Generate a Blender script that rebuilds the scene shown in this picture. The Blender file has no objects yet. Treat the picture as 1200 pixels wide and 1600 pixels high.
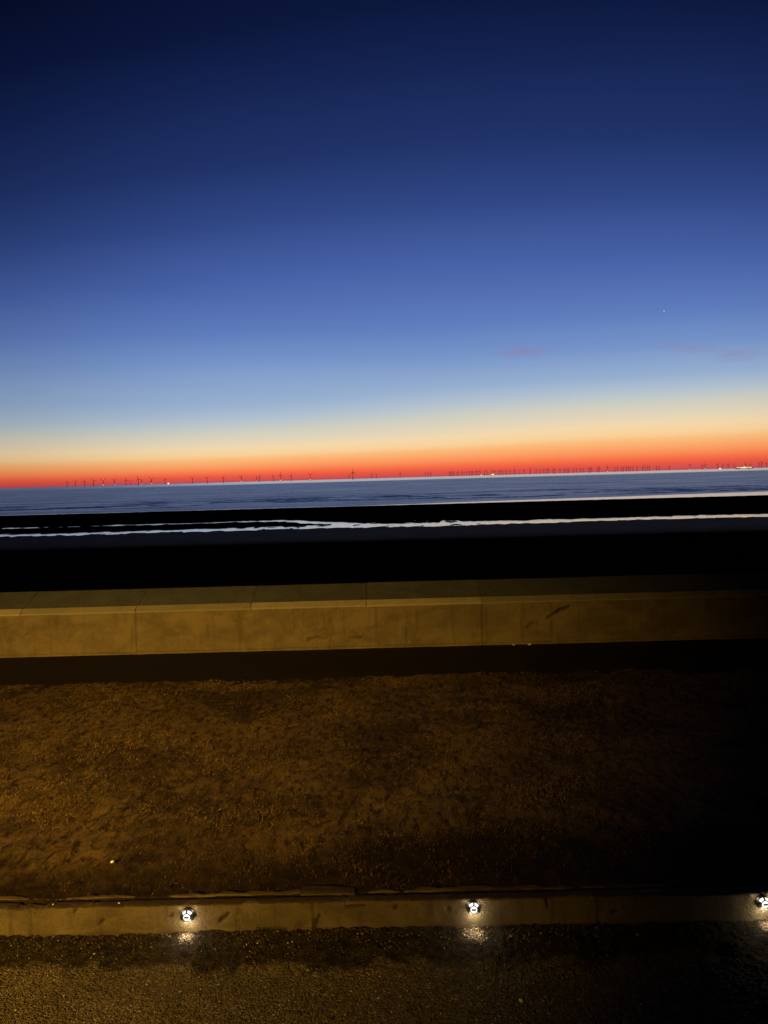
import bpy, bmesh, math, random
import numpy as np
from mathutils import Vector, Matrix

random.seed(7)
rng = np.random.default_rng(7)
scene = bpy.context.scene
col = scene.collection
R = math.radians

# ------------------------------------------------------------------ camera
cam_d = bpy.data.cameras.new('camera')
cam = bpy.data.objects.new('camera', cam_d)
col.objects.link(cam)
cam_d.sensor_fit = 'VERTICAL'
cam_d.sensor_height = 36.0
cam_d.lens = 26.01
cam_d.clip_start = 0.1
cam_d.clip_end = 90000
PITCH, ROLL, YAW = R(2.67), math.atan(.0274), R(0.6)
fwd = Vector((-math.sin(YAW)*math.cos(PITCH), math.cos(YAW)*math.cos(PITCH), -math.sin(PITCH)))
r0 = Vector((math.cos(YAW), math.sin(YAW), 0))
u0 = r0.cross(fwd)
rt = r0*math.cos(ROLL) - u0*math.sin(ROLL)
up = u0*math.cos(ROLL) + r0*math.sin(ROLL)
m3 = Matrix((rt, up, -fwd)).transposed()
cam.matrix_world = Matrix.Translation((0, 0, 10)) @ m3.to_4x4()
scene.camera = cam

# ------------------------------------------------------------------ world: clear sky well after sunset
scene.view_settings.view_transform = 'Standard'
scene.view_settings.look = 'None'
scene.view_settings.exposure = 0
scene.view_settings.gamma = 1
scene.render.resolution_x, scene.render.resolution_y = 768, 1024


def lin(c):
    o = []
    for v in c:
        v = v/255.0
        o.append(v/12.92 if v <= .04045 else ((v+.055)/1.055)**2.4)
    return (*o, 1.0)


class NT:
    """small node-tree helper"""
    def __init__(s, tree):
        s.t = tree
        s.t.nodes.clear()

    def n(s, kind, **kw):
        nd = s.t.nodes.new(kind)
        for k, v in kw.items():
            setattr(nd, k, v)
        return nd

    def link(s, a, b):
        s.t.links.new(a, b)

    def put(s, sock, v):
        if isinstance(v, bpy.types.NodeSocket):
            s.link(v, sock)
        else:
            sock.default_value = v

    def math(s, op, a, b=0.0, c=0.0, clamp=False):
        nd = s.n('ShaderNodeMath', operation=op)
        nd.use_clamp = clamp
        s.put(nd.inputs[0], a)
        s.put(nd.inputs[1], b)
        s.put(nd.inputs[2], c)
        return nd.outputs[0]

    def vmath(s, op, a, b=(0, 0, 0)):
        nd = s.n('ShaderNodeVectorMath', operation=op)
        s.put(nd.inputs[0], a)
        s.put(nd.inputs[1], b)
        return nd.outputs['Value'] if op in ('DOT_PRODUCT', 'LENGTH') else nd.outputs[0]

    def mapr(s, v, a, b, c=0.0, d=1.0, smooth=True):
        nd = s.n('ShaderNodeMapRange', interpolation_type='SMOOTHSTEP' if smooth else 'LINEAR')
        s.put(nd.inputs['Value'], v)
        for i, x in zip(('From Min', 'From Max', 'To Min', 'To Max'), (a, b, c, d)):
            s.put(nd.inputs[i], x)
        return nd.outputs[0]

    def noise(s, vec, scale, detail=4, rough=.55, dist=0.0):
        nd = s.n('ShaderNodeTexNoise')
        s.put(nd.inputs['Vector'], vec)
        nd.inputs['Scale'].default_value = scale
        nd.inputs['Detail'].default_value = detail
        nd.inputs['Roughness'].default_value = rough
        nd.inputs['Distortion'].default_value = dist
        return nd.outputs[0]

    def mix(s, f, a, b):
        nd = s.n('ShaderNodeMix', data_type='RGBA')
        s.put(nd.inputs[0], f)
        s.put(nd.inputs[6], a)
        s.put(nd.inputs[7], b)
        return nd.outputs[2]

    def scalev(s, v, sc):
        nd = s.n('ShaderNodeMapping')
        s.link(v, nd.inputs[0])
        nd.inputs['Scale'].default_value = sc
        return nd.outputs[0]


world = bpy.data.worlds.new("World")
scene.world = world
world.use_nodes = True
w = NT(world.node_tree)
wo = w.n('ShaderNodeOutputWorld')
bg = w.n('ShaderNodeBackground')
tc = w.n('ShaderNodeTexCoord')
sep = w.n('ShaderNodeSeparateXYZ')
w.link(tc.outputs['Generated'], sep.inputs[0])
el = w.math('DEGREES', w.math('ARCSINE', sep.outputs[2]))
az = w.math('DEGREES', w.math('ARCTAN2', sep.outputs[0], sep.outputs[1]))
# the dusk bands are not perfectly level: a slight unevenness of the glow
wob = w.noise(w.scalev(tc.outputs['Generated'], (1.5, 1.5, 14)), 1.0, 3, .5)
elw = w.math('ADD', el, w.math('MULTIPLY', w.math('SUBTRACT', wob, .5), w.mapr(el, 0, 6, .15, .9)))
hd = w.n('ShaderNodeCombineXYZ')
w.link(sep.outputs[0], hd.inputs[0])
w.link(sep.outputs[1], hd.inputs[1])
hn = w.vmath('NORMALIZE', hd.outputs[0])
SUNAZ = R(5)
dt = w.vmath('DOT_PRODUCT', hn, (math.sin(SUNAZ), math.cos(SUNAZ), 0))
# twilight arch: the bright part of the sky is lower the farther one looks from where the sun went down
arch = w.math('MULTIPLY', w.math('MULTIPLY', w.math('SUBTRACT', 1.0, dt), 1.5), w.mapr(el, 4, 16))
low = w.math('MULTIPLY', w.mapr(az, -27, 20, .38, -.03), w.mapr(el, 9, 2.5))
elw = w.math('MULTIPLY', elw, w.math('ADD', w.math('ADD', 1.0, arch), low))
ramp = w.n('ShaderNodeValToRGB')
w.link(w.math('DIVIDE', w.math('ADD', elw, 4.0), 50.0, clamp=True), ramp.inputs[0])
SKY = [(-4, (10, 8, 12)), (-.5, (90, 30, 40)), (0, (188, 78, 86)), (.25, (214, 80, 74)), (.6, (236, 90, 64)),
       (.95, (247, 112, 70)), (1.4, (251, 142, 88)), (1.95, (252, 168, 106)), (2.5, (251, 188, 124)),
       (2.9, (249, 208, 152)), (3.7, (244, 216, 170)), (4.4, (228, 213, 184)), (5.2, (206, 206, 192)),
       (6.1, (180, 194, 206)), (7.4, (150, 175, 207)), (9.5, (117, 147, 200)), (12, (95, 124, 188)),
       (16.4, (70, 97, 165)), (20.7, (48, 71, 133)), (24.8, (32, 50, 103)), (28.5, (20, 35, 80)),
       (32, (12, 23, 60)), (38, (5, 11, 36)), (46, (1, 3, 14))]
SKY = [(a*(.88 if 0 < a < 5 else .93 if 0 < a < 8 else .96 if 0 < a < 26 else 1), c) for a, c in SKY]
cr = ramp.color_ramp
cr.interpolation = 'LINEAR'
while len(cr.elements) < len(SKY):
    cr.elements.new(0.5)
for e, (a, c) in zip(cr.elements, SKY):
    e.position = (a+4)/50.0
    e.color = lin(c)
f1 = w.mapr(dt, .80, .97, .72, 1.0)
f2 = w.mapr(dt, -.3, .80, .04, 1.0)
fac = w.math('MULTIPLY', f1, f2)
# faint high cirrus shreds still catching red light
cn = w.noise(w.scalev(tc.outputs['Generated'], (30, 30, 160)), 1.0, 5, .6)


def cloud(a, e, ha, he, tilt=0.0):
    da = w.math('SUBTRACT', az, a)
    de = w.math('SUBTRACT', w.math('SUBTRACT', el, e), w.math('MULTIPLY', da, tilt))
    q = w.math('ADD', w.math('POWER', w.math('ABSOLUTE', w.math('DIVIDE', da, ha)), 2.0),
               w.math('POWER', w.math('ABSOLUTE', w.math('DIVIDE', de, he)), 2.0))
    v = w.math('ADD', w.math('SUBTRACT', 1.0, q), w.math('MULTIPLY', w.math('SUBTRACT', cn, .5), 2.6))
    return w.mapr(v, -.1, 1.9, 0, 1)


c1 = cloud(10.2, 9.1, 2.3, .50, .03)
c2 = cloud(25.2, 7.75, 2.2, .55, -.03)
c3 = cloud(21.6, 8.6, 2.8, .50, -.16)
c4 = cloud(-25.3, 6.6, 1.2, .22, 0)
cm = w.math('MINIMUM', w.math('ADD', w.math('ADD', w.math('MULTIPLY', c1, .5), w.math('MULTIPLY', c2, .5)),
            w.math('ADD', w.math('MULTIPLY', c3, .4), w.math('MULTIPLY', c4, .18))), .75)
skycol = w.mix(cm, ramp.outputs[0], lin((148, 122, 158)))
w.link(skycol, bg.inputs[0])
w.link(fac, bg.inputs[1])
w.link(bg.outputs[0], wo.inputs[0])
try:
    world.cycles.sampling_method = 'MANUAL'
    world.cycles.sample_map_resolution = 1024
except Exception:
    pass

# ------------------------------------------------------------------ helpers


def tag(o, label=None, cat=None, group=None, kind=None):
    if label: o['label'] = label
    if cat: o['category'] = cat
    if group: o['group'] = group
    if kind: o['kind'] = kind
    return o


def link(o, parent=None):
    col.objects.link(o)
    if parent: o.parent = parent
    return o


def empty(name, loc=(0, 0, 0), rz=0.0):
    o = bpy.data.objects.new(name, None)
    o.empty_display_size = .2
    o.location = loc
    o.rotation_euler = (0, 0, rz)
    return link(o)


def mesh_np(name, V, F, mat, parent=None, smooth=False, attr=None):
    V = np.asarray(V, dtype=np.float32)
    F = np.asarray(F, dtype=np.int32)
    k = F.shape[1]
    me = bpy.data.meshes.new(name)
    me.vertices.add(len(V)); me.vertices.foreach_set('co', V.ravel())
    me.loops.add(F.size); me.loops.foreach_set('vertex_index', F.ravel())
    me.polygons.add(len(F)); me.polygons.foreach_set('loop_start', np.arange(0, F.size, k, dtype=np.int32))
    if smooth: me.polygons.foreach_set('use_smooth', np.ones(len(F), dtype=bool))
    me.update(calc_edges=True)
    if attr is not None:
        a = me.attributes.new('tone', 'FLOAT', 'POINT')
        a.data.foreach_set('value', np.asarray(attr, dtype=np.float32))
    me.materials.append(mat)
    return link(bpy.data.objects.new(name, me), parent)


def grid(xs, ys):
    nx, ny = len(xs), len(ys)
    X, Y = np.meshgrid(xs, ys)
    i = np.arange(nx-1)[None, :] + (np.arange(ny-1)*nx)[:, None]
    i = i.ravel()
    return X.ravel(), Y.ravel(), np.stack([i, i+1, i+1+nx, i+nx], 1)


def hsh(ix, iy, s):
    h = (ix.astype(np.int64)*374761393 + iy.astype(np.int64)*668265263 + s*2147483647) & 0xffffffff
    h = ((h ^ (h >> 13))*1274126177) & 0xffffffff
    h = h ^ (h >> 16)
    return (h & 0xffffff)/float(0xffffff)


def vnoise(x, y, s=0):
    ix, iy = np.floor(x), np.floor(y)
    fx, fy = x-ix, y-iy
    fx, fy = fx*fx*(3-2*fx), fy*fy*(3-2*fy)
    a, b = hsh(ix, iy, s), hsh(ix+1, iy, s)
    c, d = hsh(ix, iy+1, s), hsh(ix+1, iy+1, s)
    return (a*(1-fx)+b*fx)*(1-fy) + (c*(1-fx)+d*fx)*fy


def fbm(x, y, o=4, s=0, g=.5):
    t, a, n = 0, 1.0, 0
    for k in range(o):
        t = t + a*(vnoise(x*2**k, y*2**k, s+k*17)-.5)*2
        n += a; a *= g
    return t/n


def sst(v, a, b):
    t = np.clip((v-a)/(b-a), 0, 1)
    return t*t*(3-2*t)


def spread(fine_a, fine_b, step, far_a, far_b, g=1.18):
    xs = list(np.arange(fine_a, fine_b+step*.5, step))
    d = step
    x = xs[-1]
    while x < far_b:
        d *= g; x += d; xs.append(min(x, far_b))
    d, x = step, fine_a
    lo = []
    while x > far_a:
        d *= g; x -= d; lo.append(max(x, far_a))
    return np.array(lo[::-1]+xs)


def bm_obj(name, bm, mat, parent=None, smooth=False):
    me = bpy.data.meshes.new(name)
    bm.normal_update()
    if smooth:
        for f in bm.faces: f.smooth = True
    bm.to_mesh(me); bm.free()
    me.materials.append(mat)
    return link(bpy.data.objects.new(name, me), parent)


def bm_box(bm, x0, x1, y0, y1, z0, z1, bev=0.0):
    r = bmesh.ops.create_cube(bm, size=1.0)
    for v in r['verts']:
        v.co = Vector((x0 if v.co.x < 0 else x1, y0 if v.co.y < 0 else y1, z0 if v.co.z < 0 else z1))
    if bev:
        es = list({e for v in r['verts'] for e in v.link_edges})
        bmesh.ops.bevel(bm, geom=es, offset=bev, segments=2, affect='EDGES', profile=.6)


def bm_tube(bm, p0, p1, ra, rb, seg=10, caps=True):
    p0, p1 = Vector(p0), Vector(p1)
    d = p1-p0
    q = d.to_track_quat('Z', 'Y').to_matrix().to_4x4()
    bmesh.ops.create_cone(bm, cap_ends=caps, segments=seg, radius1=ra, radius2=rb, depth=d.length,
                          matrix=Matrix.Translation((p0+p1)/2) @ q)


def mat_new(name):
    m = bpy.data.materials.new(name)
    m.use_nodes = True
    t = NT(m.node_tree)
    out = t.n('ShaderNodeOutputMaterial')
    b = t.n('ShaderNodeBsdfPrincipled')
    t.link(b.outputs[0], out.inputs[0])
    return m, t, b


def pos(t):
    return t.n('ShaderNodeTexCoord').outputs['Object']


def bump(t, b, h, strength, dist):
    n = t.n('ShaderNodeBump')
    n.inputs['Strength'].default_value = strength
    n.inputs['Distance'].default_value = dist
    t.put(n.inputs['Height'], h)
    t.link(n.outputs[0], b.inputs['Normal'])
    return n


def simple(name, c, rough=.6, metal=0.0, spec=.5, nscale=None, namp=.3):
    m, t, b = mat_new(name)
    p = pos(t)
    n = t.noise(p, nscale or 8, 4)
    dk = tuple(x*(1-namp) for x in c)
    t.link(t.mix(n, (*dk, 1), (*c, 1)), b.inputs['Base Color'])
    b.inputs['Roughness'].default_value = rough
    b.inputs['Metallic'].default_value = metal
    b.inputs['Specular IOR Level'].default_value = spec
    return m


def emit(name, c, s):
    m, t, b = mat_new(name)
    b.inputs['Base Color'].default_value = (.6, .6, .6, 1)
    b.inputs['Emission Color'].default_value = (*c, 1)
    b.inputs['Emission Strength'].default_value = s
    return m


# ------------------------------------------------------------------ materials
def m_concrete(name, c0, c1, stain, bscale=18, spec=.2, rough=.9, bstr=.5, streak=True):
    m, t, b = mat_new(name)
    p = pos(t)
    big = t.noise(t.scalev(p, (.5, .5, .9)), 1.0, 6, .62, .6)
    fine = t.noise(p, bscale, 6, .7)
    colr = t.mix(t.mapr(big, .34, .66), (*c0, 1), (*c1, 1))
    st = t.noise(t.scalev(p, (2.6, 2.6, .35)), 1.0, 5, .6)
    if streak:
        colr = t.mix(t.mapr(st, .50, .74, 0, .65), colr, (*stain, 1))
    patch = t.noise(p, 2.1, 7, .72, 1.2)
    colr = t.mix(t.mapr(patch, .56, .70, 0, .55), colr, (*[x*1.35 for x in c1], 1))
    colr = t.mix(t.mapr(fine, .25, .8, 0, .55), colr, (*[x*.45 for x in c0], 1))
    t.link(colr, b.inputs['Base Color'])
    b.inputs['Roughness'].default_value = rough
    b.inputs['Specular IOR Level'].default_value = spec
    bump(t, b, t.math('ADD', fine, t.math('MULTIPLY', patch, 1.5)), bstr, .03)
    return m


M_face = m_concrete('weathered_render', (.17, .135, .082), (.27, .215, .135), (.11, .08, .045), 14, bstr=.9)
M_cap = m_concrete('grey_concrete', (.11, .12, .13), (.155, .165, .175), (.08, .085, .085), 10, bstr=.4)
M_ledge = m_concrete('pale_concrete', (.36, .33, .25), (.45, .41, .31), (.24, .20, .13), 12, bstr=.3, streak=False)
M_low = m_concrete('old_concrete', (.060, .047, .029), (.110, .087, .053), (.03, .022, .013), 22, bstr=.9)

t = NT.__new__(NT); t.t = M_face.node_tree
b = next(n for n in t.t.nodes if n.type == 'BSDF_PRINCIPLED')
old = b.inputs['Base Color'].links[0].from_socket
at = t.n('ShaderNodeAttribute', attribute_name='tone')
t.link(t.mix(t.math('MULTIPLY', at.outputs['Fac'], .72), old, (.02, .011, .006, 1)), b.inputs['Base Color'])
for mm in (M_cap, M_ledge):
    t = NT.__new__(NT); t.t = mm.node_tree
    b = next(n for n in t.t.nodes if n.type == 'BSDF_PRINCIPLED')
    old = b.inputs['Base Color'].links[0].from_socket
    at = t.n('ShaderNodeAttribute', attribute_name='tone')
    t.link(t.mix(t.math('MULTIPLY', at.outputs['Fac'], .38), old, (.06, .055, .045, 1)), b.inputs['Base Color'])
t = NT.__new__(NT); t.t = M_low.node_tree
b = next(n for n in t.t.nodes if n.type == 'BSDF_PRINCIPLED')
p = pos(t); sp = t.n('ShaderNodeSeparateXYZ'); t.link(p, sp.inputs[0])
old = b.inputs['Base Color'].links[0].from_socket
nn_ = t.noise(t.scalev(p, (1.4, 1.4, 1.4)), 1.0, 6, .7)
hz = t.math('ADD', sp.outputs[2], t.math('MULTIPLY', t.math('SUBTRACT', nn_, .55), .16))
lo_d = t.math('ADD', sp.outputs[2], t.math('MULTIPLY', t.math('SUBTRACT', nn_, .5), -.20))
soil = t.math('MAXIMUM', t.mapr(hz, .635, .655, 0, .93), t.mapr(lo_d, .13, .05, 0, .6))
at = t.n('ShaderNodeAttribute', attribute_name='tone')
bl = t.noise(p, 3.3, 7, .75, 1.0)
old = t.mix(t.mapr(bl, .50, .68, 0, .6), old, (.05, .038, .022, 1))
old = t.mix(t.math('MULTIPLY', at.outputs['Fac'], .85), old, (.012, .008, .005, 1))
t.link(t.mix(soil, old, (.03, .02, .011, 1)), b.inputs['Base Color'])

# gravel road
M_grav, t, b = mat_new('gravel')
p = pos(t)
sp = t.n('ShaderNodeSeparateXYZ'); t.link(p, sp.inputs[0])
vo = t.n('ShaderNodeTexVoronoi'); vo.inputs['Scale'].default_value = 26
t.link(p, vo.inputs['Vector'])
vo2 = t.n('ShaderNodeTexVoronoi'); vo2.inputs['Scale'].default_value = 58
t.link(p, vo2.inputs['Vector'])
nb = t.noise(p, .8, 5, .6)
nf = t.noise(p, 22, 5, .7)
stone = t.mix(vo.outputs['Color'], (.055, .046, .034, 1), (.15, .135, .105, 1))
sv = t.n('ShaderNodeSeparateColor'); t.link(vo.outputs['Color'], sv.inputs[0])
stone = t.mix(sv.outputs[0], (.046, .036, .027, 1), (.155, .125, .096, 1))
stone = t.mix(t.mapr(sv.outputs[1], .9, 1.0, 0, .55), stone, (.24, .21, .16, 1))
stone = t.mix(t.mapr(nb, .4, .7, 0, .55), stone, (.055, .045, .03, 1))
# strip of dark earth at the foot of the wall
edge = t.math('ADD', sp.outputs[1], t.math('MULTIPLY', t.math('SUBTRACT', t.noise(p, .9, 7, .7), .5), 2.4))
strip = t.mapr(edge, 14.55, 14.95)
nx_ = t.mapr(t.noise(p, 5, 5, .7), .35, .62)
dirt = t.mix(nx_, (.008, .006, .004, 1), (.034, .025, .015, 1))
t.link(t.mix(strip, stone, dirt), b.inputs['Base Color'])
b.inputs['Roughness'].default_value = .92
b.inputs['Specular IOR Level'].default_value = .15
hh = t.math('ADD', t.math('MULTIPLY', vo.outputs['Distance'], -1.0), t.math('ADD', t.math('MULTIPLY', vo2.outputs['Distance'], -.5), nf))
bump(t, b, hh, 1.0, .05)

# turf soil
M_turf, t, b = mat_new('turf_soil')
p = pos(t)
pr = t.n('ShaderNodeMapping'); t.link(p, pr.inputs[0]); pr.inputs['Rotation'].default_value = (0, 0, R(25)); pr.inputs['Scale'].default_value = (2.6, 1.05, 1)
n1 = t.noise(p, .22, 7, .66, .6); n2 = t.noise(pr.outputs[0], 1.7, 9, .76, .6); n3 = t.noise(p, 17, 5, .7)
c = t.mix(t.mapr(n1, .42, .58), (.080, .056, .026, 1), (.17, .116, .050, 1))
c = t.mix(t.mapr(n2, .38, .54, 0.08, 1), (.022, .014, .007, 1), c)  # diagonal dark mottling puts small shadows between clumps into the colour
c = t.mix(t.mapr(n3, .56, .75, 0, .7), c, (.28, .20, .09, 1))
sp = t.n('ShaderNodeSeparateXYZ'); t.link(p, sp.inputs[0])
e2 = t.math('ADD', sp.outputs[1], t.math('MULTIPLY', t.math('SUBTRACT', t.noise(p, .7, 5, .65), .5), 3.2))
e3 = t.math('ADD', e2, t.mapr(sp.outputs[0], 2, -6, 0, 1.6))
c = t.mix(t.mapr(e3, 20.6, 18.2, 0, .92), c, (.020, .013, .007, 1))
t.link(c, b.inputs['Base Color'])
b.inputs['Roughness'].default_value = .95; b.inputs['Specular IOR Level'].default_value = .05
bump(t, b, t.math('ADD', n2, t.math('MULTIPLY', n3, .5)), .9, .08)

# grass blades
M_grass, t, b = mat_new('dry_grass')
at = t.n('ShaderNodeAttribute', attribute_name='tone')
rr = t.n('ShaderNodeValToRGB'); t.link(at.outputs['Fac'], rr.inputs[0])
rr.color_ramp.elements[0].color = (.045, .032, .012, 1)
rr.color_ramp.elements[1].color = (.40, .29, .13, 1)
e = rr.color_ramp.elements.new(.55); e.color = (.19, .125, .046, 1)
t.link(rr.outputs[0], b.inputs['Base Color'])
b.inputs['Roughness'].default_value = .8; b.inputs['Specular IOR Level'].default_value = .1

# asphalt promenade path
M_path, t, b = mat_new('dark_asphalt')
p = pos(t)
n1 = t.noise(p, .6, 5, .6); n2 = t.noise(p, 30, 4, .7)
c = t.mix(n1, (.022, .017, .012, 1), (.036, .028, .019, 1))
c = t.mix(t.mapr(n2, .6, .8, 0, .5), c, (.09, .075, .05, 1))
t.link(c, b.inputs['Base Color']); b.inputs['Roughness'].default_value = .9; b.inputs['Specular IOR Level'].default_value = .1
bump(t, b, n2, .5, .01)

# beach sand
M_sand, t, b = mat_new('wet_sand')
p = pos(t)
sp = t.n('ShaderNodeSeparateXYZ'); t.link(p, sp.inputs[0])
n1 = t.noise(t.scalev(p, (.03, .12, .1)), 1.0, 6, .65); n2 = t.noise(t.scalev(p, (1, 2.5, 1)), 1.1, 5, .6)
t.link(t.mix(n1, (.010, .0085, .007, 1), (.022, .019, .016, 1)), b.inputs['Base Color'])
damp = t.math('MULTIPLY', t.mapr(sp.outputs[1], 165, 195), t.mapr(sp.outputs[1], 236, 214))
b.inputs['Specular IOR Level'].default_value = .2
dn = t.mapr(t.noise(t.scalev(p, (.25, 1.2, 1)), 1.0, 7, .75), .40, .62, .15, 1.0)
t.link(t.mapr(t.math('MULTIPLY', damp, dn), 0, 1, 0.0, .027, False), b.inputs['Specular IOR Level'])
b.inputs['Roughness'].default_value = .62
bump(t, b, n2, .8, .15)


def m_water(name):
    m = bpy.data.materials.new(name); m.use_nodes = True
    t = NT(m.node_tree)
    out = t.n('ShaderNodeOutputMaterial'); b = t.n('ShaderNodeBsdfPrincipled')
    t.link(b.outputs[0], out.inputs[0])
    b.inputs['IOR'].default_value = 1.33
    return m, t, b


# open sea: choppy in the middle distance, slick far out and in the shallows by the shore
M_sea, t, b = m_water('sea_water')
p = pos(t)
sp = t.n('ShaderNodeSeparateXYZ'); t.link(p, sp.inputs[0])
b.inputs['Base Color'].default_value = (.035, .05, .085, 1)
far = t.math('MULTIPLY', t.mapr(sp.outputs[1], 2900, 4300), t.mapr(t.math('DIVIDE', sp.outputs[0], sp.outputs[1]), -.47, -.16, .25, 1))
sn = t.noise(t.scalev(p, (.012, .06, 1)), 1.0, 4, .6)
shx = t.math('ADD', t.mapr(sp.outputs[0], -20, 220, 400, 455, False), t.math('MULTIPLY', t.math('SUBTRACT', sn, .5), 16))
near = t.mapr(t.math('SUBTRACT', sp.outputs[1], shx), 5, -3)
slick = t.math('MAXIMUM', far, near)
rv = t.mapr(t.noise(t.scalev(p, (.006, .03, 1)), 1.0, 7, .7), .3, .7, .15, .33, False)
t.link(t.math('ADD', t.math('MULTIPLY', rv, t.math('SUBTRACT', 1.0, slick)), t.math('MULTIPLY', slick, .15)), b.inputs['Roughness'])
s1 = t.noise(t.scalev(p, (.02, .10, 1)), 1.0, 6, .6)
s2 = t.noise(t.scalev(p, (.004, .016, 1)), 1.0, 5, .6)
hgt = t.math('ADD', t.math('MULTIPLY', s1, .5), t.math('MULTIPLY', s2, 1.0))
bn = bump(t, b, hgt, .5, 4.0)
t.link(t.mapr(slick, 0, 1, .22, .02, False), bn.inputs['Strength'])
# seen from the shore the visible faces of the ripples lean landwards
tl = t.n('ShaderNodeCombineXYZ'); t.link(t.math('SUBTRACT', t.math('ADD', t.math('MULTIPLY', far, .036), t.math('MULTIPLY', near, .052)), .062), tl.inputs[1])
t.link(t.vmath('NORMALIZE', t.vmath('ADD', bn.outputs[0], tl.outputs[0])), b.inputs['Normal'])
streak = t.mapr(t.noise(t.scalev(p, (.0035, .03, 1)), 1.0, 6, .62), .40, .64)
t.link(t.mix(slick, t.mix(streak, (.03, .045, .08, 1), (.07, .09, .14, 1)), (.9, .9, .9, 1)), b.inputs['Base Color'])
t.link(t.math('MULTIPLY', slick, .6), b.inputs['Metallic'])

M_pool, t, b = m_water('pool_water')
p = pos(t)
sp = t.n('ShaderNodeSeparateXYZ'); t.link(p, sp.inputs[0])
b.inputs['Base Color'].default_value = (.01, .01, .01, 1)
b.inputs['Roughness'].default_value = .04
b.inputs['Metallic'].default_value = .55
b.inputs['Base Color'].default_value = (.9, .9, .9, 1)
bn = bump(t, b, t.noise(t.scalev(p, (.25, .9, 1)), 1.0, 6, .7), .12, .3)
tl = t.n('ShaderNodeCombineXYZ'); t.link(t.mapr(sp.outputs[0], -60, 60, -.018, .0, False), tl.inputs[1])
t.link(t.vmath('NORMALIZE', t.vmath('ADD', bn.outputs[0], tl.outputs[0])), b.inputs['Normal'])

M_black = simple('black_plastic', (.012, .012, .012), .45)
M_slot = simple('slot_bar', (.03, .025, .02), .6)  # dark bar across the centre lens, its own colour
M_lens = emit('lamp_glass', (1.0, .95, .86), 1.5)
M_lens.node_tree.nodes['Principled BSDF'].inputs['Base Color'].default_value = (.06, .06, .055, 1)
M_lens.node_tree.nodes['Principled BSDF'].inputs['Specular IOR Level'].default_value = .1
M_litter = simple('white_plastic', (.75, .75, .72), .5, namp=.15)
M_peb = simple('pale_stone', (.5, .47, .40), .8)
M_turb = simple('turbine_paint', (.22, .17, .16), .7, nscale=.05)
M_yel = emit('work_light', (1.0, .60, .36), 1.3)
M_warm = emit('ship_lights', (1.0, .80, .38), 1.2)
M_hull = simple('ship_hull', (.10, .06, .05), .6, nscale=.05)
M_star = emit('starlight', (.9, .95, 1.0), 1.0)
M_steel = simple('galvanised_steel', (.32, .33, .34), .5, .8)
M_sodium = emit('sodium_glass', (1.0, .55, .12), 20)

# ------------------------------------------------------------------ street lamp behind the viewpoint (its light is what falls on the grass)
SODIUM = (1.0, .56, .085)
sl = empty('street_lamp', (-14.0, -10.0, 0), 0)
tag(sl, 'tall grey street lamp with amber light standing by the gravel road behind the viewpoint', 'street lamp')
bm = bmesh.new(); bm_tube(bm, (0, 0, 0), (0, 0, 12.0), .13, .06, 14); bm_tube(bm, (0, 0, 12.0), (0, .9, 12.45), .05, .04, 12); bm_obj('pole', bm, M_steel, sl, True)
bm = bmesh.new(); bm_tube(bm, (0, 0, 0), (0, 0, .9), .15, .14, 14); bm_obj('base_sleeve', bm, M_steel, sl, True)
bm = bmesh.new(); bm_box(bm, -.16, .16, .85, 1.55, 12.42, 12.56, .05); bm_obj('lamp_head', bm, M_steel, sl)
bm = bmesh.new(); bm_box(bm, -.12, .12, .95, 1.45, 12.36, 12.415, .01); bm_obj('lamp_glass', bm, M_sodium, sl)
ld = bpy.data.lights.new('sodium_light', 'SPOT')
ld.energy = 102000; ld.color = SODIUM; ld.shadow_soft_size = .12
ld.spot_size = R(97); ld.spot_blend = 1.0
lo = bpy.data.objects.new('sodium_light', ld); link(lo, sl)
lo.location = (0, 1.2, 12.30)
aim = Vector((-19.5, 18.5, 0.0)) - Vector((-14, -8.8, 12.3))
lo.rotation_euler = aim.to_track_quat('-Z', 'Y').to_euler()

# ------------------------------------------------------------------ gravel road (the ground nearest the camera)
xs = spread(-10.5, 10.5, .03, -160, 160, 1.25)
ys = np.concatenate([-spread(0, .5, .5, 0, 70, 1.3)[::-1][:-1] if False else -np.array([70, 45, 28, 16, 8, 3]), np.arange(0, 10.6, .6), np.arange(10.7, 15.9, .03), [15.95]])
ys = np.unique(np.round(ys, 4))
X, Y, F = grid(xs, ys)
s = sst(Y, 14.2, 15.3)
Z = (.010*fbm(X*9, Y*9, 3, 3, .7)+.011*fbm(X*19, Y*19, 1, 4)) + .035*fbm(X*.7, Y*.7, 3, 5) + s*(.07+.06*fbm(X*1.6, Y*1.6, 4, 9, .6)+.02*fbm(X*9, Y*9, 2, 12))
mesh_np('gravel_road', np.stack([X, Y, Z], 1), F, M_grav, smooth=False)
tag(bpy.data.objects['gravel_road'], kind='structure')


def groundz(x, y):
    s = sst(y, 14.2, 15.3)
    return .035*fbm(x*.7, y*.7, 3, 5) + s*(.07+.06*fbm(x*1.6, y*1.6, 4, 9, .6))


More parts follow.
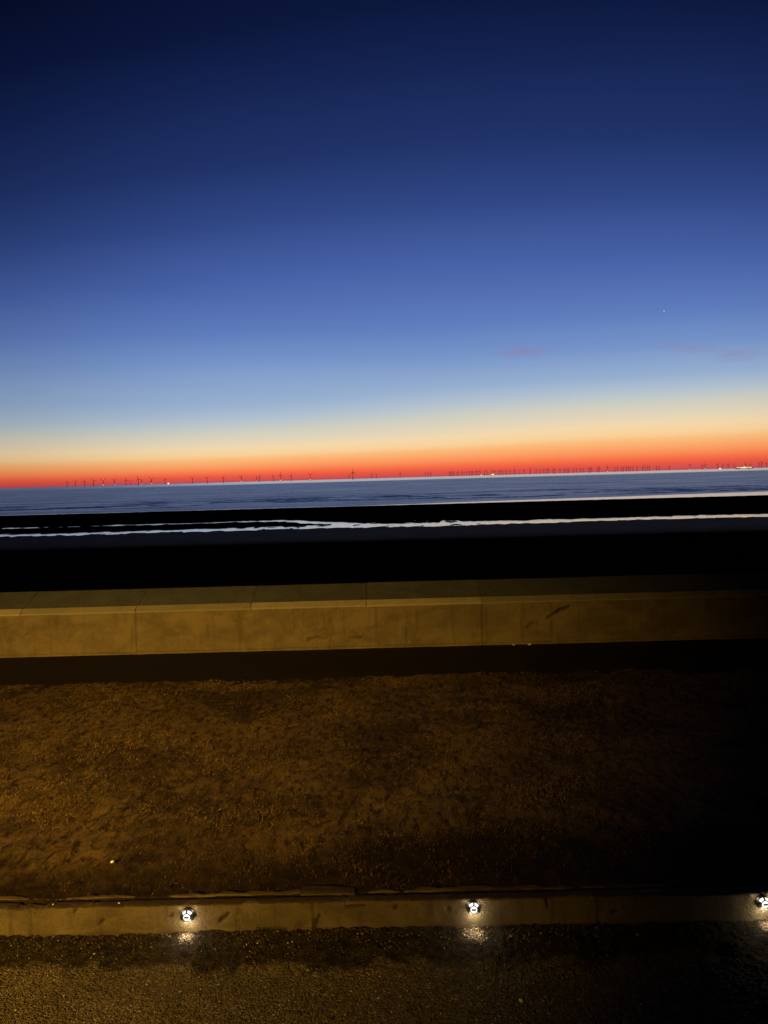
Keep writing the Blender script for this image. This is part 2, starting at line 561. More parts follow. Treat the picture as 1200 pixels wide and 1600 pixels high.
# loose stones: low-poly lumps scattered in one mesh
def stones(name, xs_, ys_, zs_, sz, mat, tone=None):
    bm = bmesh.new(); bmesh.ops.create_icosphere(bm, subdivisions=1, radius=1)
    v0 = np.array([v.co[:] for v in bm.verts]); f0 = np.array([[v.index for v in f.verts] for f in bm.faces]); bm.free()
    n = len(xs_)
    sc = np.stack([sz*rng.uniform(.7, 1.5, n), sz*rng.uniform(.7, 1.3, n), sz*rng.uniform(.4, .8, n)], 1)
    jit = rng.uniform(.75, 1.2, (n, len(v0), 1))
    V = v0[None]*jit*sc[:, None, :]
    a = rng.uniform(0, 6.28, n); ca, sa = np.cos(a)[:, None], np.sin(a)[:, None]
    V = np.stack([V[..., 0]*ca-V[..., 1]*sa, V[..., 0]*sa+V[..., 1]*ca, V[..., 2]], 2)
    V += np.stack([xs_, ys_, zs_], 1)[:, None, :]
    Fq = (f0[None]+(np.arange(n)*len(v0))[:, None, None]).reshape(-1, 3)
    tn = np.repeat(rng.uniform(0, 1, n), len(v0))
    return mesh_np(name, V.reshape(-1, 3), Fq, mat, attr=tn)


M_stone, t, b = mat_new('loose_stone')
at = t.n('ShaderNodeAttribute', attribute_name='tone')
rr = t.n('ShaderNodeValToRGB'); t.link(at.outputs['Fac'], rr.inputs[0])
rr.color_ramp.elements[0].color = (.03, .025, .018, 1); rr.color_ramp.elements[1].color = (.24, .205, .15, 1)
e = rr.color_ramp.elements.new(.9); e.color = (.07, .054, .036, 1)
t.link(rr.outputs[0], b.inputs['Base Color']); b.inputs['Roughness'].default_value = .85
b.inputs['Specular IOR Level'].default_value = .2
n = 2600
sx = rng.uniform(-13, 13, n); sy = 15.85-np.abs(rng.normal(0, .55, n)); sy = np.clip(sy, 11, 15.86)
o = stones('loose_stones', sx, sy, groundz(sx, sy)+.005, rng.uniform(.008, .03, n)*rng.uniform(.6, 1.2, n), M_stone)
tag(o, 'loose stones and grit strewn along the foot of the low concrete wall', 'gravel', kind='stuff')
n = 30000
sx = rng.uniform(-12, 12, n); sy = rng.uniform(10.7, 14.7, n)-.35*np.abs(fbm(sx*.9, sx*0+2, 4, 7))
o = stones('gravel_stones', sx, sy, groundz(sx, sy)+.002, rng.uniform(.010, .027, n), M_stone)
tag(o, 'coarse gravel covering the road in the foreground', 'gravel', kind='stuff')

# ------------------------------------------------------------------ low retaining wall with the bulkhead lights
lw = empty('low_concrete_wall', (0, 15.9, 0))
tag(lw, 'low weathered concrete retaining wall with round lights on its face, along the gravel', 'wall')
xs = spread(-11, 11, .03, -150, 150, 1.3)
prof = [(0, -.2)] + [(0, z) for z in np.linspace(0, .62, 14)] + [(.012, .648), (.045, .665)] + [(y, .67) for y in np.linspace(.09, .25, 5)] + [(.27, .3)]
prof = np.array(prof)
s_ = np.arange(len(prof))
X, S, F = grid(xs, s_)
S = S.astype(int)
PY, PZ = prof[S, 0], prof[S, 1]
topm = (PZ > .6)
chip = np.clip(fbm(X*1.3+3, PZ*0+1.0, 4, 21, .65)-.34, 0, 1)*.22
JX = (X+1.95+6.28*20) % 6.28
crack = np.exp(-((np.minimum(JX, 6.28-JX)+.03*fbm(X*0+2, PZ*5, 2, 4))/.035)**2)
Yd = PY + .012*fbm(X*2.2, PZ*2.2, 4, 31, .6)*(S < 20) + crack*.05*(S < 16) - sst(PZ, .12, 0)*.03*(1+fbm(X*2, X*0, 3, 8))
Zd = PZ - topm*chip*(PZ > .5) + topm*.012*fbm(X*3, PY*9, 3, 7)
# a few knocked-out hollows
for hx, hz, hr, hzr, hd in ((-2.2, .10, .14, .13, .07), (-1.02, .70, .42, .022, .10), (1.0, .45, .05, .06, .05), (-6.45, .42, .09, .05, .03), (3.45, .70, .22, .09, .05)):
    q = ((X-hx)/hr)**2+((PZ-hz)/hzr)**2
    Yd += hd*np.exp(-q)*(S < 17)
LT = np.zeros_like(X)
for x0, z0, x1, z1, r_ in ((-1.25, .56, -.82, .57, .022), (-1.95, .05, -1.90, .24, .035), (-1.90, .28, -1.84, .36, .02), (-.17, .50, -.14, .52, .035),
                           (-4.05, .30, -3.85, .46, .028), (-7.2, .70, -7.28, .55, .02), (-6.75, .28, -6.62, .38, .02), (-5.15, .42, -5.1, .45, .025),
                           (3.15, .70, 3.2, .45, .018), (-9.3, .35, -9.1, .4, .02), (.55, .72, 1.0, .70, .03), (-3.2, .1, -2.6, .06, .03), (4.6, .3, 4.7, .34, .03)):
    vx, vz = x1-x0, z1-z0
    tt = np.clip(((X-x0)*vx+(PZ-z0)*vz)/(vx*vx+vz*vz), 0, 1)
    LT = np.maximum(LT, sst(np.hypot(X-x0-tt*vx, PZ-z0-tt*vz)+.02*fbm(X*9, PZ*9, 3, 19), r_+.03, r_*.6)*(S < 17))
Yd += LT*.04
mesh_np('wall_body', np.stack([X, Yd, Zd], 1), F, M_low, lw, True, attr=LT)
# thin edging kerb behind the wall top, half buried in the turf
xs = spread(-11, 11, .05, -150, 150, 1.3)
prof = np.array([(.42, .4), (.42, .70), (.43, .715), (.47, .72), (.48, .71), (.48, .4)])
X, S, F = grid(xs, np.arange(len(prof))); S = S.astype(int)
Z = prof[S, 1] - np.clip(.07+fbm(X*.9+5, X*0+3, 4, 41, .6)*.16, 0, .14)
Yk = prof[S, 0]+.015*fbm(X*1.5, X*0, 3, 44)
mesh_np('edging_kerb', np.stack([X, Yk, Z], 1), F, M_low, lw, True)
bm = bmesh.new(); bm_box(bm, -2.3, -1.05, .36, .58, .58, .735, .02)
bmesh.ops.subdivide_edges(bm, edges=bm.edges[:], cuts=5, use_grid_fill=True)
for v in bm.verts:
    v.co.z -= max(0, (v.co.x+1.7)*.10) + random.uniform(0, .012); v.co.y += random.uniform(-.012, .012)
bm_obj('broken_slab', bm, M_low, lw)


# ------------------------------------------------------------------ turf strip
def turfz(x, y):
    a = sst(y, 16.1, 16.6)
    base = .64-.14*sst(y, 17, 34)
    return base + a*(.07*fbm(x*.35, y*.35, 3, 61) + .075*fbm(x*1.9-.7*y, y*.9+.4*x, 4, 62, .62)+.045*fbm(x*5-1.5*y, y*2.6, 3, 63, .65)) - .05*sst(y, 16.35, 16.2)


xs = spread(-26, 19, .075, -160, 160, 1.25)
ys = np.concatenate([np.arange(16.16, 35.35, .065), [35.4]])
X, Y, F = grid(xs, ys)
Z = turfz(X, Y) - .16*sst(Y+.45*fbm(X*.9, Y*.9, 4, 66, .6), 34.85, 35.3)
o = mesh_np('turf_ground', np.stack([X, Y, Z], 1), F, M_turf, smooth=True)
tag(o, kind='structure')

N = 330000
gx = rng.uniform(-25, 18, N); gy = 16.3+(35.3-16.3)*rng.uniform(0, 1, N)**1.1
dens = .36+.9*fbm(gx*.5, gy*.5, 4, 71, .6)+.5*fbm(gx*2.3, gy*2.3, 3, 72)
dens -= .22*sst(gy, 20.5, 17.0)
keep = rng.uniform(0, 1, N) < np.clip(dens, .04, 1)
gx, gy = gx[keep], gy[keep]; N = len(gx)
gz = turfz(gx, gy)-.005-.16*sst(gy+.45*fbm(gx*.9, gy*.9, 4, 66, .6), 34.85, 35.3)
th = rng.normal(.7, .9, N)+fbm(gx*.4, gy*.4, 2, 75)*1.5
L = rng.uniform(.03, .085, N)*(1+.8*np.clip(fbm(gx*1.1, gy*1.1, 3, 73), -.3, 1))
ln = rng.uniform(.3, 1.1, N)
wd = rng.uniform(.004, .010, N)*1.2
dx, dy = np.cos(th)*np.sin(ln), np.sin(th)*np.sin(ln)
px_, py_ = rng.normal(0, 1, N), rng.normal(0, .5, N)
q = np.hypot(px_, py_); px_, py_ = px_/q*wd, py_/q*wd
V = np.stack([np.stack([gx-px_, gy-py_, gz], 1), np.stack([gx+px_, gy+py_, gz], 1),
              np.stack([gx+dx*L, gy+dy*L, gz+L*np.cos(ln)], 1)], 1).reshape(-1, 3)
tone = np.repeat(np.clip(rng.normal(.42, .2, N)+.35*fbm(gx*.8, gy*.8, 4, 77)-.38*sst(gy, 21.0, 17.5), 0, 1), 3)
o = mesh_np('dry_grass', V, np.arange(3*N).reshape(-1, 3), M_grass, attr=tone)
tag(o, 'short rough dry grass covering the verge between the low wall and the sea wall', 'grass', kind='stuff')

# ------------------------------------------------------------------ asphalt path in front of the sea wall
xs = spread(-26, 19, .4, -160, 160, 1.3); ys = np.linspace(34.3, 41.2, 28)
X, Y, F = grid(xs, ys)
o = mesh_np('promenade_path', np.stack([X, Y, .475+.012*fbm(X*.5, Y*.5, 3, 81)], 1), F, M_path, smooth=True)
tag(o, kind='structure')

# ------------------------------------------------------------------ sea wall
sw = empty('sea_wall', (0, 41.0, .5), R(.25))
tag(sw, 'long concrete sea wall with pale ledge and sloping grey cap between grass and beach', 'wall')
BAY, J0 = 6.46, -1.57
xs = spread(-26, 19, .06, -159, 159, 1.3)
zz = np.concatenate([np.arange(0, .14, .045), np.arange(.15, 2.35, .06), [2.36]])
X, Zz, F = grid(xs, zz)
Yf = .03*fbm(X*.6, Zz*.9, 3, 91)+.012*fbm(X*4, Zz*4, 4, 92, .65)
pl = sst(Zz, .15, .10)*(.12+.05*fbm(X*1.2, X*0, 4, 93, .6))
Yf -= pl


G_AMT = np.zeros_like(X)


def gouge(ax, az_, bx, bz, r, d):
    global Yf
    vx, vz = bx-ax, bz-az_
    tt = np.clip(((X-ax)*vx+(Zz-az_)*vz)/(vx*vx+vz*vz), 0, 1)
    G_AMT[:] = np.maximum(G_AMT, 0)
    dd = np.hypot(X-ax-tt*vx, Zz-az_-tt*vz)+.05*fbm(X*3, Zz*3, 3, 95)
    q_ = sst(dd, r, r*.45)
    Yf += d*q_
    G_AMT[:] = np.maximum(G_AMT, q_*min(1, d/.12))  # gouge darkness put into the colour: dirt plus shade that frontal light leaves out


gouge(8.55, 1.45, 9.15, 1.80, .10, .16); gouge(9.15, 1.80, 9.75, 2.02, .11, .20)
gouge(7.4, .95, 7.7, 1.18, .14, .07); gouge(7.95, 1.1, 8.0, 1.2, .1, .06)
gouge(-4.9, .55, -4.2, .68, .09, .13); gouge(-4.2, .6, -3.7, .6, .05, .10); gouge(-2.6, .58, -1.9, .58, .05, .10)
gouge(-3.2, 1.6, -2.8, 1.7, .12, .03); gouge(-6.3, 1.2, -6.1, 1.4, .10, .02)
# weathered zone in the middle: crumbly surface
zone = np.exp(-((X+3.5)/5.5)**2)
Yf += zone*.05*np.clip(fbm(X*1.5, Zz*2.2, 5, 97, .7), -.1, 1)
# face joints every third bay
D3 = np.abs(((X-(4.88) + 19.38*10+9.69) % 19.38)-9.69)
Yf += .04*sst(D3, .06, .02)
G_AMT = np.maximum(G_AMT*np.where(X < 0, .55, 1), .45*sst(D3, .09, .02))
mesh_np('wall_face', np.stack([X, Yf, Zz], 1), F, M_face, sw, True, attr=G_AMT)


def bays(name, prof, mat, gap, jitter):
    V, Fc, TN = [], [], []
    k0, k1 = int((-158-J0)/BAY), int((158-J0)/BAY)
    for k in range(k0, k1):
        xa, xb = J0+k*BAY+gap, J0+(k+1)*BAY-gap
        dz, dy = random.uniform(-jitter, jitter), random.uniform(-jitter, jitter)
        m = 10; P = len(prof); o_ = len(V); tn = random.random()
        for i in range(m+1):
            x = xa+(xb-xa)*i/m
            for (y, z) in prof: V.append((x, y+dy, z+dz)); TN.append(tn)
        for i in range(m):
            for j in range(P-1):
                a = o_+i*P+j
                Fc.append((a, a+P, a+P+1, a+1))
        for s0 in (0, m):
            a = o_+s0*P
            for j in range(1, P-2, 1):
                Fc.append((a, a+j, a+j+1, a+j+1))
    me = bpy.data.meshes.new(name)
    me.from_pydata(V, [], [f if f[2] != f[3] else f[:3] for f in Fc]); me.update()
    a_ = me.attributes.new('tone', 'FLOAT', 'POINT'); a_.data.foreach_set('value', TN)
    me.materials.append(mat)
    return link(bpy.data.objects.new(name, me), sw)


bays('ledge', [(.02, 2.30), (-.035, 2.33), (-.035, 2.40), (-.02, 2.42), (.30, 2.66), (.34, 2.66), (.34, 2.3)], M_ledge, .018, .006)
bays('sloping_cap', [(.341, 2.1), (.341, 2.63), (2.28, 3.345), (2.31, 3.33), (2.31, 2.1)], M_cap, .012, .012)
# a few slightly different coloured cap repairs
bm = bmesh.new(); bm_box(bm, -159, 159, .4, 2.2, -5.4, 2.28); bm_obj('wall_core', bm, M_cap, sw)


# ------------------------------------------------------------------ beach, pools and sea
def beachz(x, y):
    h = -1.2-3.3*sst(y, 43, 190)
    h = h-.06*sst(y, 190, 225)
    bar = sst(y, 236, 330)*.18 - sst(y, 352, 440)*1.15
    h = h+bar
    h = h+.025*fbm(x*.02, y*.08, 4, 101, .6)+.02*fbm(x*.15, y*.4, 4, 102, .65)
    # main tidal channel (z of standing water: -4.80)
    mw = .5*fbm(x*.02, x*0+4, 3, 103)
    yc = 228.5+2.2*mw-2.5*sst(x, -40, -115)
    hw = 9.0+2.4*fbm(x*.03, x*0, 3, 105)-2.4*sst(x, -25, -60)-.5*sst(x, -80, -115)
    rag = 8.0*fbm(x*.07, y*.22, 5, 106, .7)+8.0*fbm(x*.42, y*.2, 3, 107, .7)
    ch = sst(np.abs(y-yc)+rag*(.55+.45*sst(x, 60, -20)), hw+2, hw-2)
    # upper branch on the left, merging near x=-20
    yb = 268-30*sst(x, -42, -8)+2*fbm(x*.03, x*0+9, 3, 108)
    hb = 5.2+1.8*fbm(x*.06, x*0+2, 3, 109)-1.5*sst(x, -60, -110)+3.0*np.exp(-((x+22)/14)**2)
    br = sst(np.abs(y-yb)+rag*.62, hb+2, hb-2)*sst(x, 2, -12)
    # short thin feeder on the right of the junction
    yt = 250-9*sst(x, 4, 26)
    tr = sst(np.abs(y-yt)+rag*.6, 3.0, 0.6)*sst(x, 2, 7)*sst(x, 34, 22)
    h = h+.05*fbm(x*.45, y*.5, 3, 111, .7)*sst(y, 200, 212)
    rd = np.abs(fbm(x*.022+7, y*.075, 4, 113, .6))
    env = sst(y, 212, 219)*sst(y, 262, 244)*(.25+.75*np.exp(-((x-2)/38)**2))
    st = sst(rd, .075, .02)*sst(env, .15, .5)
    return h-.34*np.maximum(np.maximum(np.maximum(ch, br), tr*.9), st*.75)


xs = spread(-235, 235, .95, -3000, 3000, 1.25)
ys = np.concatenate([np.arange(43.2, 200, 3.0), np.arange(200, 285, .42), np.arange(285, 440, 1.2), np.arange(442, 700, 12)])
X, Y, F = grid(xs, ys)
o = mesh_np('beach', np.stack([X, Y, beachz(X, Y)], 1), F, M_sand, smooth=True)
tag(o, kind='structure')
o = mesh_np('tidal_pool', [(-400, 204, -4.80), (400, 204, -4.80), (400, 296, -4.80), (-400, 296, -4.80)], [[0, 1, 2, 3]], M_pool)
tag(o, kind='structure')

xs = spread(-330, 330, 1.5, -20000, 20000, 1.22)
ys = np.concatenate([np.arange(385, 760, 1.0)])
d, y = 1.0, ys[-1]; ex = []
while y < 20000:
    d *= 1.12; y += d; ex.append(min(y, 20000))
ys = np.concatenate([ys, ex])
X, Y, F = grid(xs, ys)
amp = sst(Y, 420, 470)*sst(Y, 755, 560)*sst(np.abs(X), 330, 290)
wv = fbm(X*.014+11, Y*.10, 3, 201, .5)
crest = np.exp(-((wv-.30)/.055)**2)*sst(fbm(X*.02, Y*.02, 2, 207), -.6, -.1)
fine = fbm(X*.06, Y*.30, 3, 205, .6)
Z = -5.0+amp*(.30*crest+.06*fine)
o = mesh_np('sea', np.stack([X, Y, Z], 1), F, M_sea, smooth=True)
tag(o, kind='structure')


# ------------------------------------------------------------------ bulkhead lights
def ring(bm, R_, r, y, seg=40, sec=8, a0=0, a1=2*math.pi):
    full = abs(a1-a0-2*math.pi) < 1e-6
    n_ = seg if full else seg+1
    vs = []
    for i in range(n_):
        a = a0+(a1-a0)*i/seg
        vs.append([bm.verts.new(((R_+r*math.cos(q))*math.cos(a), y+r*math.sin(q), (R_+r*math.cos(q))*math.sin(a)))
                   for q in [2*math.pi*j/sec for j in range(sec)]])
    for i in range(seg):
        A, B = vs[i], vs[(i+1) % n_]
        for j in range(sec):
            bm.faces.new((A[j], B[j], B[(j+1) % sec], A[(j+1) % sec]))
    if not full:
        bm.faces.new(vs[0]); bm.faces.new(vs[-1][::-1])


def lathe(bm, pr, seg=40):
    rows = [[bm.verts.new((r*math.cos(2*math.pi*i/seg), y, r*math.sin(2*math.pi*i/seg))) for i in range(seg)] for r, y in pr]
    for a, b_ in zip(rows, rows[1:]):
        for i in range(seg):
            bm.faces.new((a[i], a[(i+1) % seg], b_[(i+1) % seg], b_[i]))
    bm.faces.new(rows[-1])


def sector(bm, ra, rb, y0, y1, a0, a1, n_=10):
    vs = []
    for i in range(n_+1):
        a = a0+(a1-a0)*i/n_
        c, s = math.cos(a), math.sin(a)
        vs.append([bm.verts.new((r*c, y, r*s)) for r, y in ((ra, y0), (rb, y0), (rb, y1), (ra, y1))])
    for A, B in zip(vs, vs[1:]):
        for j in range(4): bm.faces.new((A[j], B[j], B[(j+1) % 4], A[(j+1) % 4]))
    bm.faces.new(vs[0]); bm.faces.new(vs[-1][::-1])


def make_light():
    r = empty('bulkhead_light')
    bm = bmesh.new(); lathe(bm, [(.150, .0), (.150, -.03), (.140, -.045), (.118, -.05)]); bm_obj('housing', bm, M_black, r)
    bm = bmesh.new(); lathe(bm, [(.116, -.051), (.112, -.07), (.095, -.092), (.066, -.106), (.03, -.112)]); bm_obj('diffuser', bm, M_lens, r, True)
    bm = bmesh.new(); ring(bm, .132, .013, -.062); bm_obj('guard_ring', bm, M_black, r, True)
    bm = bmesh.new(); ring(bm, .078, .010, -.112, 32, 6); bm_obj('inner_ring', bm, M_black, r, True)
    for a in (90, 270):
        bm = bmesh.new(); bm_box(bm, -.013, .013, -.120, -.060, .076, .130)
        if a == 270:
            for v in bm.verts: v.co.y = -.062 if v.co.y > -.09 else -.080
        if a == 270: bmesh.ops.rotate(bm, verts=bm.verts[:], cent=(0, 0, 0), matrix=Matrix.Rotation(math.pi, 3, 'Y'))
        bm_obj('guard_bar', bm, M_black, r)
    for a in (2, 178):
        bm = bmesh.new(); sector(bm, .080, .134, -.115, -.050, R(a-30), R(a+30)); bm_obj('side_shield', bm, M_black, r)
    bm = bmesh.new(); lathe(bm, [(.068, -.113), (.066, -.122), (.05, -.127)]); bm_obj('centre_lens', bm, M_lens, r)
    bm = bmesh.new(); bm_box(bm, -.046, .046, -.138, -.1275, -.010, .024, .004); bm_obj('dark_slot', bm, M_slot, r)
    for gx_, gy_, gz_, en in ((-.05, -.12, -.18, 6.0), (.06, -.12, -.18, 6.0), (-.15, -.06, .12, 1.3), (.15, -.06, .12, 1.3)):
        l = bpy.data.lights.new('lamp_glow', 'POINT'); l.energy = en; l.color = (1, .82, .52); l.shadow_soft_size = .03
        lo_ = bpy.data.objects.new('lamp_glow', l); link(lo_, r); lo_.location = (gx_, gy_, gz_)
    l = bpy.data.lights.new('lamp_beam', 'SPOT'); l.energy = 75.0; l.color = (1, .78, .48); l.shadow_soft_size = .03
    l.spot_size = R(98); l.spot_blend = .9
    lo_ = bpy.data.objects.new('lamp_beam', l); link(lo_, r); lo_.location = (0, -.17, -.17)
    lo_.rotation_euler = Vector((0, -.10, -1)).to_track_quat('-Z', 'Y').to_euler()
    return r


proto = make_light()
LL = ['round lit bulkhead light on the low wall, the left one of the three',
      'round lit bulkhead light in the middle of the low concrete wall',
      'round lit bulkhead light cut by the right edge of the photo']
for i, (x, z, rot) in enumerate([(-4.74, .475, 0), (1.56, .51, .03), (7.90, .49, -.10)]):
    if i == 0: r = proto
    else:
        r = proto.copy(); link(r)
        for c_ in proto.children:
            k = c_.copy(); link(k, r)
    r.location = (x, 15.885, z); r.rotation_euler = (0, rot, 0); r.scale = (1.08, 1.08, 1.08)
    tag(r, LL[i], 'wall light', 'round lights along the low wall')


# ------------------------------------------------------------------ litter and pale stones
def lump(name, loc, size, mat, label, cat, sd, flat=.5, group=None):
    rs = random.Random(sd)
    bm = bmesh.new(); bmesh.ops.create_icosphere(bm, subdivisions=2, radius=1)
    for v in bm.verts:
        v.co *= rs.uniform(.72, 1.15); v.co = Vector((v.co.x*size*rs.uniform(.95, 1.05), v.co.y*size*.7, v.co.z*size*flat))
    o = bm_obj(name, bm, mat); o.location = loc; o.rotation_euler = (0, 0, rs.uniform(0, 3))
    tag(o, label, cat, group)
    return o


lump('litter', (6.55, 40.62, .56), .13, M_litter, 'crumpled white litter at the foot of the sea wall, left of a second scrap', 'litter', 1, .3)
lump('litter', (7.42, 40.64, .56), .11, M_litter, 'small white scrap of litter against the sea wall, right of another scrap', 'litter', 2, .5)
lump('litter', (-7.13, 17.8, .70), .055, M_litter, 'torn white scrap lying alone in the grass above the left light', 'litter', 3, .6)
lump('pebble', (-7.78, 16.0, .70), .026, M_peb, 'pale pebble on top of the low wall near its left end', 'pebble', 4)
lump('pebble', (-6.30, 15.99, .70), .024, M_peb, 'pale pebble on the low wall top, left of the left light', 'pebble', 5)
lump('pebble', (2.2, 13.6, .03), .05, M_peb, 'pale pebble among the gravel below the middle light', 'pebble', 6)

lump('scrap', (-1.38, 13.22, .02), .07, M_black, 'small black scrap lying on the gravel at the bottom edge of the photo', 'scrap', 8)

# ------------------------------------------------------------------ offshore wind farm
SEA = -5.0


def blade_bm(bm, ang, L_, c0, c1, hub, yoff=-4.0):
    c, s = math.cos(ang), math.sin(ang)
    def P(u, v, y): return bm.verts.new((hub[0]+u*c-v*s, hub[1]+yoff+y, hub[2]+u*s+v*c))
    st = [(1.0, c0*.5, 1.3), (L_*.2, c0, .9), (L_*.6, (c0+c1)/2, .6), (L_, c1, .3)]
    prev = None
    for u, ch, th_ in st:
        cur = [P(u, -ch*.3, -th_), P(u, ch*.7, -th_*.4), P(u, ch*.7, th_*.4), P(u, -ch*.3, th_)]
        if prev:
            for j in range(4): bm.faces.new((prev[j], prev[(j+1) % 4], cur[(j+1) % 4], cur[j]))
        else: bm.faces.new(cur[::-1])
        prev = cur
    bm.faces.new(prev)


def sphere(bm, c, r):
    bmesh.ops.create_icosphere(bm, subdivisions=2, radius=r, matrix=Matrix.Translation(c))


def make_turbine(phase, kind):
    """kind bits: 1 = work light at the foot, 2 = light on the nacelle"""
    r = empty('wind_turbine')
    bm = bmesh.new(); bm_tube(bm, (0, 0, 16), (0, 0, 80), 3.2, 2.2, 12); bm_obj('tower', bm, M_turb, r, True)
    bm = bmesh.new(); bm_tube(bm, (0, 0, -3), (0, 0, 17), 3.8, 3.8, 12); bm_tube(bm, (0, 0, 14.6), (0, 0, 15.6), 5.5, 5.5, 12); bm_obj('foundation', bm, M_turb, r)
    bm = bmesh.new(); bm_box(bm, -2.6, 2.6, -3, 8, 79, 84.5, .6); bm_obj('nacelle', bm, M_turb, r)
    bm = bmesh.new(); sphere(bm, (0, -4.2, 82), 2.4); bm_obj('hub', bm, M_turb, r, True)
    for k in range(3):
        bm = bmesh.new(); blade_bm(bm, phase+k*2*math.pi/3, 46, 5.0, 1.8, (0, 0, 82)); bm_obj('blade', bm, M_turb, r)
    if kind & 1:
        bm = bmesh.new(); bm_box(bm, -6, 6, -8.5, -6.2, 11, 20, 1.0); bm_obj('work_light', bm, M_yel, r)
    if kind & 2:
        bm = bmesh.new(); sphere(bm, (0, -1, 88), 4.0); bm_obj('warning_light', bm, M_yel, r, True)
    return r


protos = {}


def turbine(bear, dist, kind, ph, label, group):
    key = (kind, ph)
    if key not in protos:
        r = protos[key] = make_turbine(R((90, 30, 75, 10, 50, 105)[ph]), kind)
    else:
        src = protos[key]
        r = src.copy(); link(r)
        for c_ in src.children:
            k = c_.copy(); link(k, r)
    y = dist*1000*math.cos(R(bear)); x = dist*1000*math.sin(R(bear))
    r.location = (x, y, SEA)
    r.rotation_euler = (0, 0, R(-bear)+R(random.Random(int(bear*1000)).uniform(-38, 38)))
    tag(r, label, 'wind turbine', group)
    return r


ISO = [(-23.704, 13.7, 0), (-23.157, 13.7, 0), (-22.563, 12.5, 0), (-21.943, 11.4, 0), (-21.274, 10.6, 3), (-20.533, 11.4, 1), (-19.741, 11.4, 0), (-19.431, 17.2, 0), (-18.875, 9.8, 0), (-18.651, 13.7, 1), (-17.955, 9.8, 3), (-17.002, 12.5, 0), (-15.046, 11.4, 0), (-13.95, 11.4, 0), (-12.772, 11.4, 0), (-11.44, 10.6, 1), (-10.289, 13.7, 1), (-10.049, 11.4, 0), (-9.034, 12.5, 0), (-8.476, 9.2, 3), (-7.672, 11.4, 0), (-6.205, 10.6, 1), (-3.249, 17.2, 0), (-2.928, 8.1, 0), (-1.468, 15.3, 0), (-1.121, 15.3, 0), (0.736, 13.7, 0), (2.674, 17.2, 0), (2.862, 16.1, 0), (3.084, 15.3, 0)]
DENSE = [4.512, 4.61, 4.733, 4.855, 5.101, 5.228, 5.473, 5.64, 5.86, 6.08, 6.226, 6.324, 6.553, 6.665, 6.86, 7.201, 7.395, 7.783, 7.977, 8.267, 8.412, 8.605, 8.847, 9.136, 9.472, 9.856, 10.191, 10.644, 11.082, 11.38, 11.646, 11.854, 11.995, 12.325, 12.466, 12.841, 13.169, 13.356, 13.472, 13.821, 14.03, 14.331, 14.539, 14.93, 15.022, 15.137, 15.572, 15.686, 16.255, 16.78, 16.978, 17.248, 17.382, 17.606, 17.74, 17.874, 18.052, 18.34, 18.707, 18.892, 19.068, 19.2, 19.681, 19.855, 20.526]
LATE = [(21.913, 13.7, 1), (22.711, 15.3, 0), (22.92, 12.5, 3), (23.731, 13.7, 0), (24.034, 17.2, 0), (24.39, 15.3, 0), (24.767, 15.3, 0), (25.49, 15.3, 0), (25.793, 15.3, 2), (26.323, 15.3, 0), (26.5, 12.5, 0), (26.794, 15.3, 0)]
ORD = ['leftmost', 'second', 'third', 'fourth', 'fifth', 'sixth', 'seventh', 'eighth', 'ninth', 'tenth', 'eleventh', 'twelfth',
       'thirteenth', 'fourteenth', 'fifteenth', 'sixteenth', 'seventeenth', 'eighteenth', 'nineteenth', 'twentieth',
       'twenty-first', 'twenty-second', 'twenty-third', 'twenty-fourth', 'twenty-fifth', 'twenty-sixth', 'twenty-seventh',
       'twenty-eighth', 'twenty-ninth', 'thirtieth']
LIT = {0: 'dark', 1: 'foot-lit', 2: 'top-lit', 3: 'foot-lit and top-lit'}
PH = {23: 0, 4: 1, 5: 1, 19: 0, 8: 5, 10: 3, 12: 1, 14: 4, 15: 4, 21: 1, 26: 0}
for i, (bear, dist, k) in enumerate(ISO):
    lab = ('%s wind turbine on the sea horizon, %s counting from the left end' % (LIT[k], ORD[i])) if i else 'leftmost dark wind turbine of the whole row on the sea horizon'
    if i == 23: lab = 'tallest wind turbine on the horizon with one blade upright, near the middle'
    turbine(bear, dist, k, PH.get(i, i % 6), lab, 'offshore wind turbines on the horizon')
for i, bear in enumerate(DENSE):
    dist = 14.2+2.6*random.random()
    if abs(bear-16.255) < .01 or abs(bear-10.644) < .01 or abs(bear-9.472) < .01: dist = 12.5
    k = 1 if abs(bear-16.255) < .01 else 0
    half = 'left' if i < 26 else ('middle' if i < 44 else 'right')
    lab = 'small dark wind turbine in the crowded %s part of the farm right of centre' % half if not k else 'foot-lit wind turbine standing out from the crowded part of the farm'
    turbine(bear, dist, k, i % 6, lab, 'crowded %s cluster of far wind turbines' % half)
for i, (bear, dist, k) in enumerate(LATE):
    n_ = len(LATE)-1-i
    lab = '%s wind turbine near the right edge of the horizon, %s from the right' % (LIT[k], ORD[n_] if n_ else 'outermost')
    turbine(bear, dist, k, (i*5+1) % 6, lab, 'wind turbines at the right end of the horizon')


def at_bearing(b_, dist): return (dist*math.sin(R(b_)), dist*math.cos(R(b_)), SEA)


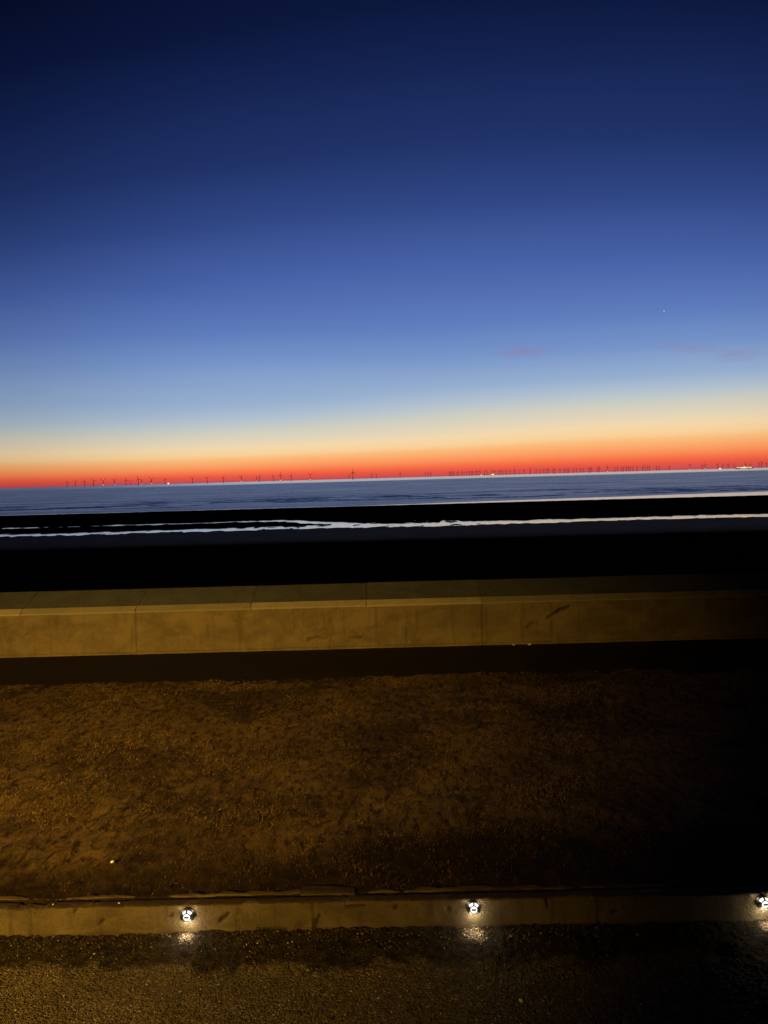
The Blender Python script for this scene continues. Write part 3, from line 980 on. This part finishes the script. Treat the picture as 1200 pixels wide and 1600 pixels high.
def ship(bear, dist, L_, Hh, label, lights, rows=1):
    r = empty('ship', at_bearing(bear, dist), R(-bear+8))
    tag(r, label, 'ship')
    bm = bmesh.new()
    pts = [(-L_*.5, Hh*.5), (-L_*.47, 0), (L_*.44, 0), (L_*.5, Hh*.55), (L_*.4, Hh*.42), (-L_*.4, Hh*.42)]
    wd_ = L_*.07+3
    A = [bm.verts.new((x, -wd_*(1 if abs(x) < L_*.42 else .3), z)) for x, z in pts]
    B = [bm.verts.new((x, wd_*(1 if abs(x) < L_*.42 else .3), z)) for x, z in pts]
    bm.faces.new(A); bm.faces.new(B[::-1])
    for i in range(len(pts)): bm.faces.new((A[i], B[i], B[(i+1) % len(pts)], A[(i+1) % len(pts)]))
    bmesh.ops.recalc_face_normals(bm, faces=bm.faces[:])
    bm_obj('hull', bm, M_hull, r)
    bm = bmesh.new(); bm_box(bm, -L_*.16, L_*.16, -wd_*.7, wd_*.7, Hh*.40, Hh*.95, .4); bm_box(bm, -L_*.03, L_*.01, -2, 2, Hh*.95, Hh*1.5, .3)
    bm_obj('superstructure', bm, M_hull, r)
    bm = bmesh.new()
    for x0, x1, z0, z1 in lights:
        bm_box(bm, L_*x0, L_*x1, -wd_-1.5, -wd_-.4, Hh*z0, Hh*z1)
    bm_obj('deck_lights', bm, M_warm, r)


ship(25.41, 11500, 232, 26, 'long brightly lit ship at the right end of the sea horizon', [(-.44, .40, .50, .80), (-.22, .14, .25, .50), (-.06, .02, .8, 1.2), (.30, .36, .30, .5)])
ship(7.832, 12000, 46, 24, 'small ship glowing yellow under the crowded turbines', [(-.48, .48, .2, 1.0)])
ship(6.957, 12000, 20, 12, 'tiny boat with one pink light, just left of the yellow ship', [(-.5, .5, .2, 1.3)])
ship(23.871, 11500, 32, 16, 'small pale boat on the horizon, left of the long lit ship', [(-.46, .46, .1, 1.1)])
ship(-16.774, 11000, 22, 18, 'small boat with a white light beside a turbine, left half of horizon', [(-.5, .5, .1, 1.3)])

# the one bright point in the sky
bm = bmesh.new(); sphere(bm, (0, 0, 0), 22)
o = bm_obj('star', bm, M_star, smooth=True); o.location = (.34*42000/.9995, .92*42000/.9995, .1945*42000)
tag(o, 'single tiny white star in the blue sky at the right', 'star')

scene.render.engine = 'CYCLES'
